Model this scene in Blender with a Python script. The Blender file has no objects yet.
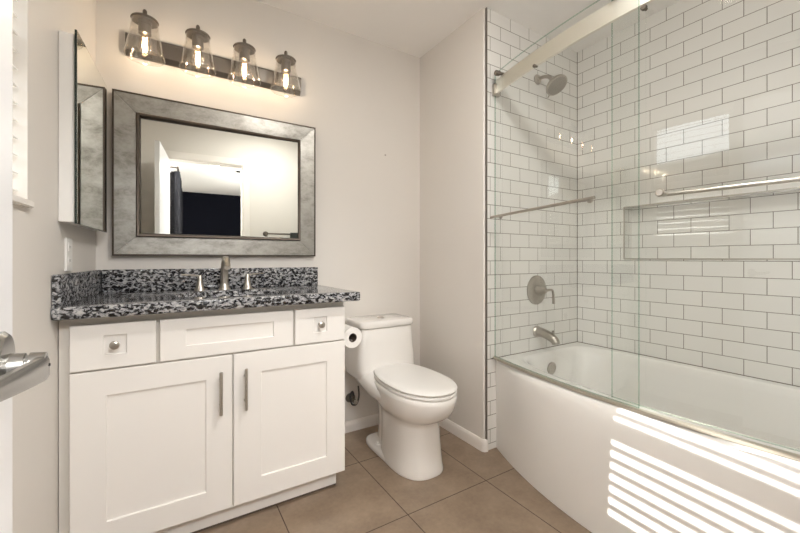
import bpy, bmesh, math, random
from mathutils import Vector, Matrix
random.seed(4)
S = bpy.context.scene
C = S.collection
V = Vector

# ------------------------------------------------------------------ camera, world, sun, exposure
cam_d = bpy.data.cameras.new('camera')
cam = bpy.data.objects.new('camera', cam_d)
C.objects.link(cam)
cam.location = (-2.318, -1.477, 1.055)
cam.rotation_euler = (math.radians(90), 0, -0.559)
cam_d.sensor_width = 36
cam_d.lens = 370.95 / 800 * 36
cam_d.shift_y = -7.9 / 800
cam_d.clip_start = 0.01
S.camera = cam

world = bpy.data.worlds.new('sky')
S.world = world
world.use_nodes = True
world.node_tree.nodes['Background'].inputs[0].default_value = (0.93, 0.97, 1.0, 1)
world.node_tree.nodes['Background'].inputs[1].default_value = 3.2

def lamp(name, kind, loc, energy, color=(1, 1, 1), **kw):
    d = bpy.data.lights.new(name, kind)
    d.energy = energy
    d.color = color
    for k, v in kw.items():
        if k not in ('rot', 'look'):
            setattr(d, k, v)
    o = bpy.data.objects.new(name, d)
    C.objects.link(o)
    o.location = loc
    if 'look' in kw:
        o.rotation_euler = V(kw['look']).to_track_quat('-Z', 'Y').to_euler()
    return o

lamp('sun', 'SUN', (-6, 2, 5), 9.0, (1.0, 0.965, 0.91), look=(1.80, -0.56, -1.18), angle=math.radians(0.3))
# unseen fill lights added in both rooms; the bathroom one gets a fixture below
lamp('bathroom_fill_disk', 'AREA', (-1.50, -1.00, 2.398), 16, (1.0, 0.99, 0.975), look=(0, 0, -1), shape='DISK', size=0.20)
lamp('bathroom_fill_point', 'POINT', (-1.50, -1.00, 2.345), 6.5, (1.0, 0.99, 0.975), shadow_soft_size=.07)
lamp('bedroom_fill_area', 'AREA', (-0.25, -3.6, 1.5), 75, (1.0, 0.98, 0.95), look=(-1, 0.15, 0.35), shape='RECTANGLE', size=1.6, size_y=1.3)  # added fill; the wall behind it has no window opening

lamp('bedroom_fill_point', 'POINT', (-1.95, -2.55, 2.33), 84, (1.0, 1.0, 0.995), shadow_soft_size=.12)  # added to push frontal fill through the doorway, no fixture built

S.view_settings.view_transform = 'Standard'
S.view_settings.look = 'None'
S.view_settings.gamma = 1
S.view_settings.use_curve_mapping = False
S.view_settings.exposure = 0.46
S.cycles.max_bounces = 14
S.cycles.diffuse_bounces = 10
S.cycles.glossy_bounces = 6
S.cycles.transmission_bounces = 8
S.cycles.transparent_max_bounces = 24
S.cycles.caustics_reflective = False
S.cycles.caustics_refractive = False
S.cycles.sample_clamp_indirect = 6
S.cycles.use_denoising = True

# ------------------------------------------------------------------ materials
def mat(name, col, rough=0.5, metal=0.0, **kw):
    m = bpy.data.materials.new(name)
    m.use_nodes = True
    b = m.node_tree.nodes['Principled BSDF']
    b.inputs['Base Color'].default_value = (*col, 1)
    b.inputs['Roughness'].default_value = rough
    b.inputs['Metallic'].default_value = metal
    for k, v in kw.items():
        b.inputs[k.replace('_', ' ')].default_value = v
    return m

def nodes(m):
    nt = m.node_tree
    return nt, nt.nodes, nt.links, nt.nodes['Principled BSDF']

def noisy(m, scale, lo, hi, detail=4, bump=0.0, bdist=0.002, bscale=None, stretch=None):
    nt, N, L, b = nodes(m)
    tc = N.new('ShaderNodeTexCoord')
    src = tc.outputs['Object']
    if stretch:
        mp = N.new('ShaderNodeMapping')
        mp.inputs['Scale'].default_value = stretch
        L.new(src, mp.inputs[0])
        src = mp.outputs[0]
    n = N.new('ShaderNodeTexNoise')
    n.inputs['Scale'].default_value = scale
    n.inputs['Detail'].default_value = detail
    L.new(src, n.inputs['Vector'])
    r = N.new('ShaderNodeValToRGB')
    r.color_ramp.elements[0].position = 0.3
    r.color_ramp.elements[1].position = 0.7
    r.color_ramp.elements[0].color = (*lo, 1)
    r.color_ramp.elements[1].color = (*hi, 1)
    L.new(n.outputs['Fac'], r.inputs[0])
    L.new(r.outputs[0], b.inputs['Base Color'])
    if bump:
        n2 = N.new('ShaderNodeTexNoise')
        n2.inputs['Scale'].default_value = bscale or scale
        n2.inputs['Detail'].default_value = 3
        L.new(tc.outputs['Object'], n2.inputs['Vector'])
        bp = N.new('ShaderNodeBump')
        bp.inputs['Strength'].default_value = bump
        bp.inputs['Distance'].default_value = bdist
        L.new(n2.outputs['Fac'], bp.inputs['Height'])
        L.new(bp.outputs[0], b.inputs['Normal'])
    return m

M_wall = noisy(mat('wall_paint', (.6, .54, .48), .62), 2.0, (.690, .660, .624), (.705, .675, .638), bump=.10, bscale=140)
M_ceil = noisy(mat('ceiling_paint', (.7, .66, .62), .8), 3.0, (.87, .855, .84), (.88, .865, .85), bump=.12, bscale=120)
M_trim = mat('trim_paint', (.78, .745, .71), .35)
M_cab = noisy(mat('cabinet_paint', (.8, .77, .72), .38), 1.5, (.83, .805, .775), (.845, .82, .79))
M_frame = mat('cabinet_face_frame_grey', (.64, .615, .575), .45)  # greyer tone than the doors and drawer fronts
M_cabdark = mat('cabinet_shadow_gap', (.55, .52, .48), .5)
M_nickel = noisy(mat('brushed_nickel', (.5, .47, .43), .3, 1.0), 60, (.44, .41, .37), (.52, .485, .44), stretch=(1, 1, 8))
M_header = mat('satin_nickel_header', (.86, .83, .77), .42, 1.0)
M_ground = noisy(mat('outside_ground', (.3, .27, .22), .9), 1.5, (.26, .23, .18), (.34, .30, .25))
M_stucco = noisy(mat('outside_stucco', (.3, .25, .2), .9), 3, (.22, .18, .14), (.27, .23, .18), bump=.4, bscale=60)
M_edge = mat('edge_trim_metal', (.26, .235, .21), .4, .8)
M_track = mat('satin_track', (.50, .46, .39), .5, .55)
M_satin = mat('satin_lever_metal', (.38, .375, .36), .26, 1.0)
M_bronze = mat('dark_bronze', (.075, .058, .045), .38, 0.6)
M_fixture = mat('aged_nickel', (.20, .178, .155), .32, 1.0)
M_mirror = mat('mirror_glass', (.86, .88, .84), .01, 1.0)
M_porc = mat('porcelain', (.83, .81, .785), .10, 0, Coat_Weight=.4, Coat_Roughness=.04)
M_acryl = mat('tub_acrylic', (.82, .81, .79), .13, 0, Coat_Weight=.3, Coat_Roughness=.05)
M_plastic = mat('white_plastic', (.82, .81, .79), .35)
M_black = mat('black_void', (.01, .009, .008), .8)
M_paper = noisy(mat('tissue_paper', (.85, .83, .80), .9), 90, (.80, .78, .75), (.86, .84, .81), bump=.2, bscale=200)
M_card = mat('cardboard_tube', (.10, .075, .055), .9)
M_blind = mat('blind_slat', (.86, .85, .82), .4)
M_navy = mat('navy_paint', (.003, .0035, .007), .9, 0, Specular_IOR_Level=.1)
M_carpet = noisy(mat('bedroom_carpet', (.3, .27, .24), .95), 60, (.30, .27, .24), (.36, .33, .29))
M_curtain = noisy(mat('dark_curtain', (.01, .01, .012), .95, 0, Specular_IOR_Level=.1), 40, (.007, .007, .009), (.013, .013, .015))
M_towel = noisy(mat('dark_towel', (.03, .03, .03), .95), 120, (.018, .02, .018), (.04, .042, .04), bump=.4, bscale=300)
M_hose = noisy(mat('braided_hose', (.06, .06, .06), .4, .5), 200, (.03, .03, .03), (.12, .12, .12))
M_wood = mat('door_paint', (.74, .74, .755), .32)
M_greenedge = mat('mirror_edge', (.025, .035, .03), .25, .2)
M_caulk = mat('dark_joint', (.10, .075, .055), .9)
M_bulbbase = mat('bulb_base', (.45, .36, .22), .3, 1.0)

def emit(name, col, st):
    m = bpy.data.materials.new(name)
    m.use_nodes = True
    b = m.node_tree.nodes['Principled BSDF']
    b.inputs['Base Color'].default_value = (*col, 1)
    b.inputs['Emission Color'].default_value = (*col, 1)
    b.inputs['Emission Strength'].default_value = st
    return m
M_filament = emit('glowing_filament', (1.0, .66, .34), 16)
M_lens = emit('light_lens', (1.0, .95, .88), 2.0)

def thin_glass(name, tint=(.93, .965, .94), ior=1.5, rough=0.0, gain=1.0, base=0.0):
    m = bpy.data.materials.new(name)
    m.use_nodes = True
    nt = m.node_tree
    N, L = nt.nodes, nt.links
    N.remove(N['Principled BSDF'])
    out = N['Material Output']
    t = N.new('ShaderNodeBsdfTransparent')
    t.inputs[0].default_value = (*tint, 1)
    g = N.new('ShaderNodeBsdfGlossy')
    g.inputs['Roughness'].default_value = rough
    g.inputs['Color'].default_value = (1, 1, 1, 1)
    # reflectance of a thin pane: rises toward grazing angles, same from both sides
    geo = N.new('ShaderNodeNewGeometry')
    dt = N.new('ShaderNodeVectorMath'); dt.operation = 'DOT_PRODUCT'
    L.new(geo.outputs['Normal'], dt.inputs[0]); L.new(geo.outputs['Incoming'], dt.inputs[1])
    ab = N.new('ShaderNodeMath'); ab.operation = 'ABSOLUTE'; L.new(dt.outputs['Value'], ab.inputs[0])
    om = N.new('ShaderNodeMath'); om.operation = 'SUBTRACT'; om.inputs[0].default_value = 1; om.use_clamp = True; L.new(ab.outputs[0], om.inputs[1])
    pw_ = N.new('ShaderNodeMath'); pw_.operation = 'POWER'; pw_.inputs[1].default_value = 5; L.new(om.outputs[0], pw_.inputs[0])
    f0 = 2 * ((ior - 1) / (ior + 1)) ** 2
    f = N.new('ShaderNodeMath'); f.operation = 'MULTIPLY_ADD'; f.inputs[1].default_value = 1 - f0; f.inputs[2].default_value = f0
    L.new(pw_.outputs[0], f.inputs[0])
    mm = N.new('ShaderNodeMath')
    mm.operation = 'MULTIPLY_ADD'
    mm.use_clamp = True
    mm.inputs[1].default_value = gain
    mm.inputs[2].default_value = base
    L.new(f.outputs[0], mm.inputs[0])
    mix = N.new('ShaderNodeMixShader')
    L.new(mm.outputs[0], mix.inputs[0])
    L.new(t.outputs[0], mix.inputs[1])
    L.new(g.outputs[0], mix.inputs[2])
    L.new(mix.outputs[0], out.inputs['Surface'])
    return m
M_glass = thin_glass('shower_glass', (.968, .984, .974), 1.45)
M_gedge = thin_glass('shower_glass_edge', (.78, .86, .82), 1.35)
M_shade = thin_glass('lamp_shade_glass', (.93, .91, .875), 1.5, .05, 1.5, .06)
M_pane = thin_glass('window_pane', (.97, .98, .98), 1.3, 0, .5)

SX = 0.16152   # tile length with joint
SZ = 0.0775    # tile height with joint
def tile(name, ax, ay, ox, oy, sx=1, bw=SX, bh=SZ, offset=.5, c1=(.765, .758, .735), c2=(.79, .783, .76), mort=(.20, .18, .155), msize=.0016, rough=.07, bump=.6, wav=.0):
    m = mat(name, c1, rough)
    nt, N, L, b = nodes(m)
    tc = N.new('ShaderNodeTexCoord')
    sp = N.new('ShaderNodeSeparateXYZ')
    L.new(tc.outputs['Object'], sp.inputs[0])
    cb = N.new('ShaderNodeCombineXYZ')
    for k, (a, o, s) in enumerate(((ax, ox, sx), (ay, oy, 1))):
        q = N.new('ShaderNodeMath')
        q.operation = 'MULTIPLY_ADD'
        q.inputs[1].default_value = s
        q.inputs[2].default_value = o
        L.new(sp.outputs[a], q.inputs[0])
        L.new(q.outputs[0], cb.inputs[k])
    br = N.new('ShaderNodeTexBrick')
    br.offset = offset
    br.inputs['Scale'].default_value = 1
    br.inputs['Brick Width'].default_value = bw
    br.inputs['Row Height'].default_value = bh
    br.inputs['Mortar Size'].default_value = msize
    br.inputs['Mortar Smooth'].default_value = .1
    br.inputs['Color1'].default_value = (*c1, 1)
    br.inputs['Color2'].default_value = (*c2, 1)
    br.inputs['Mortar'].default_value = (*mort, 1)
    L.new(cb.outputs[0], br.inputs['Vector'])
    L.new(br.outputs['Color'], b.inputs['Base Color'])
    mr = N.new('ShaderNodeMapRange')
    mr.inputs['To Min'].default_value = rough
    mr.inputs['To Max'].default_value = .8
    L.new(br.outputs['Fac'], mr.inputs[0])
    L.new(mr.outputs[0], b.inputs['Roughness'])
    inv = N.new('ShaderNodeMath')
    inv.operation = 'SUBTRACT'
    inv.inputs[0].default_value = 1
    L.new(br.outputs['Fac'], inv.inputs[1])
    bp = N.new('ShaderNodeBump')
    bp.inputs['Strength'].default_value = bump
    bp.inputs['Distance'].default_value = .0012
    L.new(inv.outputs[0], bp.inputs['Height'])
    if wav:
        n = N.new('ShaderNodeTexNoise')
        n.inputs['Scale'].default_value = 14
        n.inputs['Detail'].default_value = 1
        L.new(tc.outputs['Object'], n.inputs['Vector'])
        b2 = N.new('ShaderNodeBump')
        b2.inputs['Strength'].default_value = wav
        b2.inputs['Distance'].default_value = .002
        L.new(n.outputs['Fac'], b2.inputs['Height'])
        L.new(b2.outputs[0], bp.inputs['Normal'])
    L.new(bp.outputs[0], b.inputs['Normal'])
    return m, br

ZO = -.5 + SZ * 20
M_tr, _ = tile('subway_tile_right', 'Y', 'Z', .039 + SX / 2 * 3 + SX * 10 - SX / 2, ZO, sx=-1, wav=.06)
M_tb, _ = tile('subway_tile_back', 'X', 'Z', -.082 + SX * 10, ZO, sx=-1, wav=.06)
M_ty, _ = tile('subway_tile_niche_side', 'X', 'Z', SX * 10 + .03, ZO, wav=.06)
M_tz, _ = tile('subway_tile_niche_ledge', 'Y', 'X', .039 + SX * 10, .004 + SZ * 10, sx=-1, offset=0, wav=.06)

M_floor, fbr = tile('floor_tile', 'X', 'Y', 1.48 + .4435 * 10, .199 + .463 * 10, bw=.4435, bh=.463, offset=0, mort=(.075, .05, .035), msize=.0022, rough=.30, bump=.5)
nt, N, L, b = nodes(M_floor)
tc = N.new('ShaderNodeTexCoord')
n1 = N.new('ShaderNodeTexNoise'); n1.inputs['Scale'].default_value = 7; n1.inputs['Detail'].default_value = 8; n1.inputs['Roughness'].default_value = .65
n2 = N.new('ShaderNodeTexNoise'); n2.inputs['Scale'].default_value = 60; n2.inputs['Detail'].default_value = 3
L.new(tc.outputs['Object'], n1.inputs['Vector']); L.new(tc.outputs['Object'], n2.inputs['Vector'])
ad = N.new('ShaderNodeMath'); ad.operation = 'MULTIPLY_ADD'; ad.inputs[1].default_value = .25
L.new(n2.outputs['Fac'], ad.inputs[0]); L.new(n1.outputs['Fac'], ad.inputs[2])
rp = N.new('ShaderNodeValToRGB')
rp.color_ramp.elements[0].position = .45; rp.color_ramp.elements[0].color = (.200, .145, .101, 1)
rp.color_ramp.elements[1].position = .85; rp.color_ramp.elements[1].color = (.305, .228, .163, 1)
L.new(ad.outputs[0], rp.inputs[0])
L.new(rp.outputs[0], fbr.inputs['Color1']); L.new(rp.outputs[0], fbr.inputs['Color2'])

# granite: black, charcoal, grey and white blotches
M_gran = mat('speckled_granite', (.3, .3, .3), .08)
nt, N, L, b = nodes(M_gran)
tc = N.new('ShaderNodeTexCoord')
mp = N.new('ShaderNodeMapping'); mp.inputs['Scale'].default_value = (1.0, 1.0, 1.5); mp.inputs['Rotation'].default_value = (0, .5, .35)
L.new(tc.outputs['Object'], mp.inputs[0])
na = N.new('ShaderNodeTexNoise'); na.inputs['Scale'].default_value = 68; na.inputs['Detail'].default_value = 3.5; na.inputs['Roughness'].default_value = .6; na.inputs['Distortion'].default_value = .6
L.new(mp.outputs[0], na.inputs['Vector'])
ra = N.new('ShaderNodeValToRGB')
ra.color_ramp.interpolation = 'LINEAR'
ra.color_ramp.elements[0].position = .42; ra.color_ramp.elements[0].color = (.010, .010, .011, 1)
ra.color_ramp.elements[1].position = .74; ra.color_ramp.elements[1].color = (.56, .545, .525, 1)
for p, c in ((.478, (.03, .03, .032)), (.505, (.20, .205, .22)), (.58, (.40, .40, .41))):
    e = ra.color_ramp.elements.new(p); e.color = (*c, 1)
L.new(na.outputs['Fac'], ra.inputs[0])
nb = N.new('ShaderNodeTexVoronoi'); nb.inputs['Scale'].default_value = 120
L.new(mp.outputs[0], nb.inputs['Vector'])
rb = N.new('ShaderNodeValToRGB')
rb.color_ramp.elements[0].position = .18; rb.color_ramp.elements[0].color = (.35, .34, .34, 1)
rb.color_ramp.elements[1].position = .42; rb.color_ramp.elements[1].color = (1, 1, 1, 1)
L.new(nb.outputs['Distance'], rb.inputs[0])
mx = N.new('ShaderNodeMixRGB'); mx.blend_type = 'MULTIPLY'; mx.inputs[0].default_value = .5
L.new(ra.outputs[0], mx.inputs[1]); L.new(rb.outputs[0], mx.inputs[2])
L.new(mx.outputs[0], b.inputs['Base Color'])

# antiqued silver glass of the mirror frame
M_antique = mat('antiqued_silver_glass', (.4, .39, .36), .22, .85)
nt, N, L, b = nodes(M_antique)
tc = N.new('ShaderNodeTexCoord')
mp = N.new('ShaderNodeMapping'); mp.inputs['Scale'].default_value = (1, 1, 1.6)
L.new(tc.outputs['Object'], mp.inputs[0])
na = N.new('ShaderNodeTexNoise'); na.inputs['Scale'].default_value = 10; na.inputs['Detail'].default_value = 10; na.inputs['Roughness'].default_value = .75; na.inputs['Distortion'].default_value = .2
L.new(mp.outputs[0], na.inputs['Vector'])
ra = N.new('ShaderNodeValToRGB')
ra.color_ramp.elements[0].position = .34; ra.color_ramp.elements[0].color = (.20, .19, .17, 1)
ra.color_ramp.elements[1].position = .68; ra.color_ramp.elements[1].color = (.40, .39, .36, 1)
e = ra.color_ramp.elements.new(.5); e.color = (.32, .31, .285, 1)
L.new(na.outputs['Fac'], ra.inputs[0]); L.new(ra.outputs[0], b.inputs['Base Color'])
mr = N.new('ShaderNodeMapRange'); mr.inputs['From Min'].default_value = .3; mr.inputs['From Max'].default_value = .7
mr.inputs['To Min'].default_value = .5; mr.inputs['To Max'].default_value = .26
L.new(na.outputs['Fac'], mr.inputs[0]); L.new(mr.outputs[0], b.inputs['Roughness'])

# ------------------------------------------------------------------ helpers
def bmnew():
    return bmesh.new()

def box(bm, x0, x1, y0, y1, z0, z1, bev=0, seg=2):
    r = bmesh.ops.create_cube(bm, size=1)
    vs = r['verts']
    for v in vs:
        v.co = V(((x0 + x1) / 2 + v.co.x * (x1 - x0), (y0 + y1) / 2 + v.co.y * (y1 - y0), (z0 + z1) / 2 + v.co.z * (z1 - z0)))
    if bev:
        es = list({e for v in vs for e in v.link_edges})
        bmesh.ops.bevel(bm, geom=es, offset=bev, segments=seg, affect='EDGES', profile=.5)
    return vs

def rings(bm, rs, cap0=True, cap1=True, close=True):
    """loft between equally long point loops"""
    L_ = [[bm.verts.new(p) for p in r] for r in rs]
    n = len(L_[0])
    for a, b_ in zip(L_[:-1], L_[1:]):
        for i in range(n if close else n - 1):
            j = (i + 1) % n
            bm.faces.new((a[i], a[j], b_[j], b_[i]))
    if cap0: bm.faces.new(list(reversed(L_[0])))
    if cap1: bm.faces.new(L_[-1])
    return L_

def frame_of(d):
    d = V(d).normalized()
    u = d.cross(V((0, 0, 1)))
    if u.length < 1e-4: u = V((1, 0, 0))
    u.normalize()
    return d, u, u.cross(d).normalized()

def lathe(bm, org, axis, prof, n=28, caps=(True, True)):
    """prof: list of (distance along axis, radius)"""
    d, u, w = frame_of(axis)
    o = V(org)
    rs = [[o + d * t + (u * math.cos(2 * math.pi * i / n) + w * math.sin(2 * math.pi * i / n)) * max(r, 1e-5) for i in range(n)] for t, r in prof]
    rings(bm, rs, *caps)

def tube(bm, pts, rad, n=12, flat=1.0, caps=True):
    pts = [V(p) for p in pts]
    rs = []
    prev = None
    for i, p in enumerate(pts):
        t = (pts[min(i + 1, len(pts) - 1)] - pts[max(i - 1, 0)]).normalized()
        if prev is None:
            _, u, w = frame_of(t)
        else:
            u = (prev - t * prev.dot(t)).normalized()
            w = u.cross(t).normalized()
        prev = u
        r = rad[i] if isinstance(rad, (list, tuple)) else rad
        rs.append([p + u * math.cos(2 * math.pi * k / n) * r + w * math.sin(2 * math.pi * k / n) * r * flat for k in range(n)])
    rings(bm, rs, caps, caps)

def smoothpath(pts, k=6):
    pts = [V(p) for p in pts]
    out = []
    for i in range(len(pts) - 1):
        p0 = pts[max(i - 1, 0)]; p1 = pts[i]; p2 = pts[i + 1]; p3 = pts[min(i + 2, len(pts) - 1)]
        for j in range(k):
            t = j / k
            out.append(.5 * ((2 * p1) + (p2 - p0) * t + (2 * p0 - 5 * p1 + 4 * p2 - p3) * t * t + (3 * p1 - p0 - 3 * p2 + p3) * t ** 3))
    out.append(pts[-1])
    return out

ORG = {}
def thing(name, label, cat, loc, group=None):
    o = bpy.data.objects.new(name, None)
    C.objects.link(o)
    o.location = loc
    o.empty_display_size = .05
    o['label'] = label; o['category'] = cat
    if group: o['group'] = group
    ORG[o] = V(loc)
    return o

def obj(name, bm, m, parent=None, label=None, cat=None, group=None, kind=None, smooth=35, org=None, mats=None):
    bmesh.ops.recalc_face_normals(bm, faces=bm.faces)
    base = ORG[parent] if parent is not None else V((0, 0, 0))
    o_ = V(org) if org is not None else base
    bmesh.ops.translate(bm, verts=bm.verts, vec=-o_)
    me = bpy.data.meshes.new(name)
    bm.to_mesh(me); bm.free()
    for mm in (mats or [m]): me.materials.append(mm)
    if smooth:
        for p in me.polygons: p.use_smooth = True
        me.set_sharp_from_angle(angle=math.radians(smooth))
    ob = bpy.data.objects.new(name, me)
    C.objects.link(ob)
    if parent is not None:
        ob.parent = parent
        ob.location = o_ - base
    else:
        ob.location = o_
    ORG[ob] = o_
    if label: ob['label'] = label
    if cat: ob['category'] = cat
    if group: ob['group'] = group
    if kind: ob['kind'] = kind
    return ob

def struct(name, bm, m, label=None, smooth=0, mats=None):
    return obj(name, bm, m, kind='structure', label=label, smooth=smooth, mats=mats)

# ------------------------------------------------------------------ room shell
CE = 2.432
YB = .609
YF = -1.645
def xl(y): return -2.587 - .058 * (YB - y)     # left wall surface, slightly out of square

bm = bmnew(); box(bm, -2.95, .12, YF - .0, YB + .1, -.08, 0); struct('floor', bm, M_floor)
bm = bmnew(); box(bm, -2.95, .12, YF - .1, YB + .1, CE, CE + .08); struct('ceiling', bm, M_ceil)
bm = bmnew(); box(bm, -2.95, .12, YB, YB + .1, 0, CE); struct('wall_back', bm, M_wall)

# left wall with the window opening (sheared slab)
WY0, WY1, WZ0, WZ1 = -.90, -.135, 1.205, 2.12
def lwbox(bm, y0, y1, z0, z1, d0=0.0, d1=-.13, bev=0):
    vs = box(bm, -1, 0, y0, y1, z0, z1)
    for v in vs:
        v.co.x = xl(v.co.y) + (d1 if v.co.x < -.5 else d0)
    if bev:
        bmesh.ops.bevel(bm, geom=list({e for v in vs for e in v.link_edges}), offset=bev, segments=2, affect='EDGES')
bm = bmnew()
lwbox(bm, WY1, YB + .02, 0, CE)
lwbox(bm, YF - .1, WY0, 0, CE)
lwbox(bm, WY0, WY1, 0, WZ0)
lwbox(bm, WY0, WY1, WZ1, CE)
struct('wall_left', bm, M_wall)

# partition between the toilet and the shower: drywall block with a rounded corner
XP = -.852
bm = bmnew()
prof = [(XP, YB + .02), (XP, .012)]
prof += [(XP + .012 - .012 * math.cos(a), .012 - .012 * math.sin(a)) for a in [math.radians(k) for k in range(15, 91, 15)]]
prof += [(.10, .0), (.10, YB + .02)]
prof = [(x, max(y, .004) if x > XP + .011 else y) for x, y in prof]
rings(bm, [[V((x, y, 0)) for x, y in prof], [V((x, y, CE)) for x, y in prof]])
struct('wall_partition', bm, M_wall, smooth=50)
# tiled face of the shower end and its metal edge trim
bm = bmnew(); box(bm, -.832, .0, -.004, .006, 0, CE); struct('wall_shower_end', bm, M_tb)
bm = bmnew(); box(bm, -.8385, -.832, -.006, .005, 0.0, CE); 
struct('trim_1', bm, M_edge, label='thin dark metal edge strip beside the shower tile')
# right tiled wall with the niche
NY0, NY1, NZ0, NZ1, ND = -1.30, -.304, 1.053, 1.363, .09
bm = bmnew()
box(bm, 0, .14, NY1, .02, 0, CE)
box(bm, 0, .14, YF, NY0, 0, CE)
box(bm, 0, .14, NY0, NY1, 0, NZ0)
box(bm, 0, .14, NY0, NY1, NZ1, CE)
box(bm, ND, .14, NY0, NY1, NZ0, NZ1)
bm.faces.ensure_lookup_table()
bmesh.ops.recalc_face_normals(bm, faces=bm.faces)
for f in bm.faces:
    n_ = f.normal
    f.material_index = 0 if abs(n_.x) > .5 else (1 if abs(n_.y) > .5 else 2)
struct('wall_right', bm, M_tr, mats=[M_tr, M_ty, M_tz])
# metal edge trims round the niche
bm = bmnew()
box(bm, -.002, .003, NY1 - .003, NY1 + .003, NZ0, NZ1)
box(bm, -.002, .003, NY0, NY1, NZ0 - .003, NZ0 + .003)
box(bm, -.002, .003, NY0, NY1, NZ1 - .002, NZ1 + .002)
struct('trim_2', bm, M_nickel, label='thin metal edging around the wall niche')
# dark joint in the tiled corner and along the tub
bm = bmnew(); box(bm, -.002, .001, -.0065, -.003, .50, CE); box(bm, -.80, -.001, -.0065, -.004, .4985, .5025); box(bm, -.003, .001, -1.527, -.004, .4985, .5025)
struct('trim_4', bm, M_caulk, label='thin dark grout joint in the shower corner and along the tub')
# end of the shower near the door
bm = bmnew(); box(bm, -.85, 0, YF, -1.535, 0, CE); struct('wall_shower_near', bm, M_wall)
bm = bmnew(); box(bm, -.85, 0, -1.535, -1.527, 0, CE); struct('wall_shower_near_tile', bm, M_tb)

# front wall with doorway
DX0, DX1, DH = -2.40, -1.735, 2.045
bm = bmnew()
box(bm, -2.95, DX0 - .02, YF - .11, YF, 0, CE)
box(bm, DX1 + .02, .12, YF - .11, YF, 0, CE)
box(bm, DX0 - .02, DX1 + .02, YF - .11, YF, DH + .02, CE)
struct('wall_front', bm, M_wall)
bm = bmnew()
box(bm, DX0 - .02, DX0, YF - .115, YF + .004, 0, DH + .02)
box(bm, DX1, DX1 + .02, YF - .115, YF + .004, 0, DH + .02)
box(bm, DX0 - .02, DX1 + .02, YF - .115, YF + .004, DH, DH + .02)
for (a, b_) in ((DX0 - .075, DX0 - .008), (DX1 + .008, DX1 + .075)):
    box(bm, a, b_, YF - .001, YF + .016, 0, DH + .075, .004)
    box(bm, a, b_, YF - .126, YF - .109, 0, DH + .075, .004)
box(bm, DX0 - .0081, DX1 + .0081, YF - .001, YF + .016, DH + .008, DH + .075, .004)
box(bm, DX0 - .0081, DX1 + .0081, YF - .126, YF - .109, DH + .008, DH + .075, .004)
struct('trim_3', bm, M_trim, label='white painted door casing seen in the vanity mirror')

# baseboards
def bboard(bm, pts, h=.064, t=.013):
    """follow a floor path (wall side) offset into the room to the left of travel"""
    P = [V((*p, 0)) for p in pts]
    prof = [(0, 0), (t, 0), (t, h - .02), (t * .75, h - .008), (t * .35, h), (0, h)]
    rs = []
    for i, p in enumerate(P):
        a = (P[i] - P[i - 1]).normalized() if i else (P[1] - P[0]).normalized()
        c = (P[i + 1] - P[i]).normalized() if i < len(P) - 1 else a
        na_ = V((-a.y, a.x, 0)); nc = V((-c.y, c.x, 0))
        m_ = (na_ + nc).normalized(); m_ = m_ / max(.3, m_.dot(na_))
        rs.append([p + m_ * q[0] + V((0, 0, q[1])) for q in prof])
    rings(bm, rs)
bm = bmnew(); bboard(bm, [(XP, YB), (-1.63, YB)]) ; struct('baseboard_back', bm, M_trim)
bm = bmnew()
arc = [(XP + .012 - .012 * math.cos(math.radians(a)), .012 - .012 * math.sin(math.radians(a))) for a in range(0, 91, 15)]
bboard(bm, [(-.833, 0.0)] + list(reversed(arc)) + [(XP, YB)])
bmesh.ops.recalc_face_normals(bm, faces=bm.faces)
struct('baseboard_partition', bm, M_trim, smooth=50)
bm = bmnew(); box(bm, DX1 + .076, -.852, YF, YF + .013, 0, .075, .003); struct('baseboard_front', bm, M_trim)
bm = bmnew(); lwbox(bm, YF, .10, 0, .075, .013, -.001); struct('baseboard_left', bm, M_trim)
# dark joints where the floor meets the cabinet and tub
# unseen eave added outside to keep the high sun off the upper sash
bm = bmnew(); box(bm, -3.66, -2.80, -3.0, 1.6, 2.40, 2.52); box(bm, -3.68, -3.66, -3.0, 1.6, 2.37, 2.54); struct('eave_sun_block', bm, M_trim, label='added unseen eave blocking the high sun outside the window')
bm = bmnew(); box(bm, -6.4, -6.2, -9, 9, -.30, 2.50, .01); box(bm, -6.44, -6.16, -9, 9, 2.50, 2.56, .01); struct('wall_added_outside', bm, M_stucco, label='added unseen stucco wall darkening the view outside the window')  # unseen wall added to darken the lower part of the window's reflection
bm = bmnew(); box(bm, -30, -2.96, -25, 25, -.35, -.30); struct('floor_outside', bm, M_ground, label='ground outside the window')
# window_1: vinyl sash with meeting rail, pane and sill
GX = -.105
bm = bmnew()
fw = .045
lwbox(bm, WY0, WY0 + fw, WZ0, WZ1, GX + .02, GX - .025)
lwbox(bm, WY1 - fw * .4, WY1, WZ0, WZ1, GX + .02, GX - .025)
lwbox(bm, WY0, WY1, WZ0, WZ0 + .03, GX + .02, GX - .025)
lwbox(bm, WY0, WY1, WZ1 - .04, WZ1, GX + .02, GX - .025)
win = struct('window_1', bm, M_trim, label='narrow window with white blinds beside the door')
bm = bmnew(); lwbox(bm, WY0 + .01, WY1 - .01, 1.583, 1.642, GX + .02, GX - .02, .003)
obj('meeting_rail', bm, M_trim, win, smooth=0)
bm = bmnew(); lwbox(bm, WY0 + .02, WY1 - .01, WZ0 + .01, WZ1 - .02, GX + .002, GX - .002)
obj('window_pane', bm, M_pane, win, smooth=0)
bm = bmnew(); lwbox(bm, WY0 - .02, WY1 + .0, WZ0 - .018, WZ0 + .001, .014, -.085, .003)
obj('window_sill', bm, M_trim, win)

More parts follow.
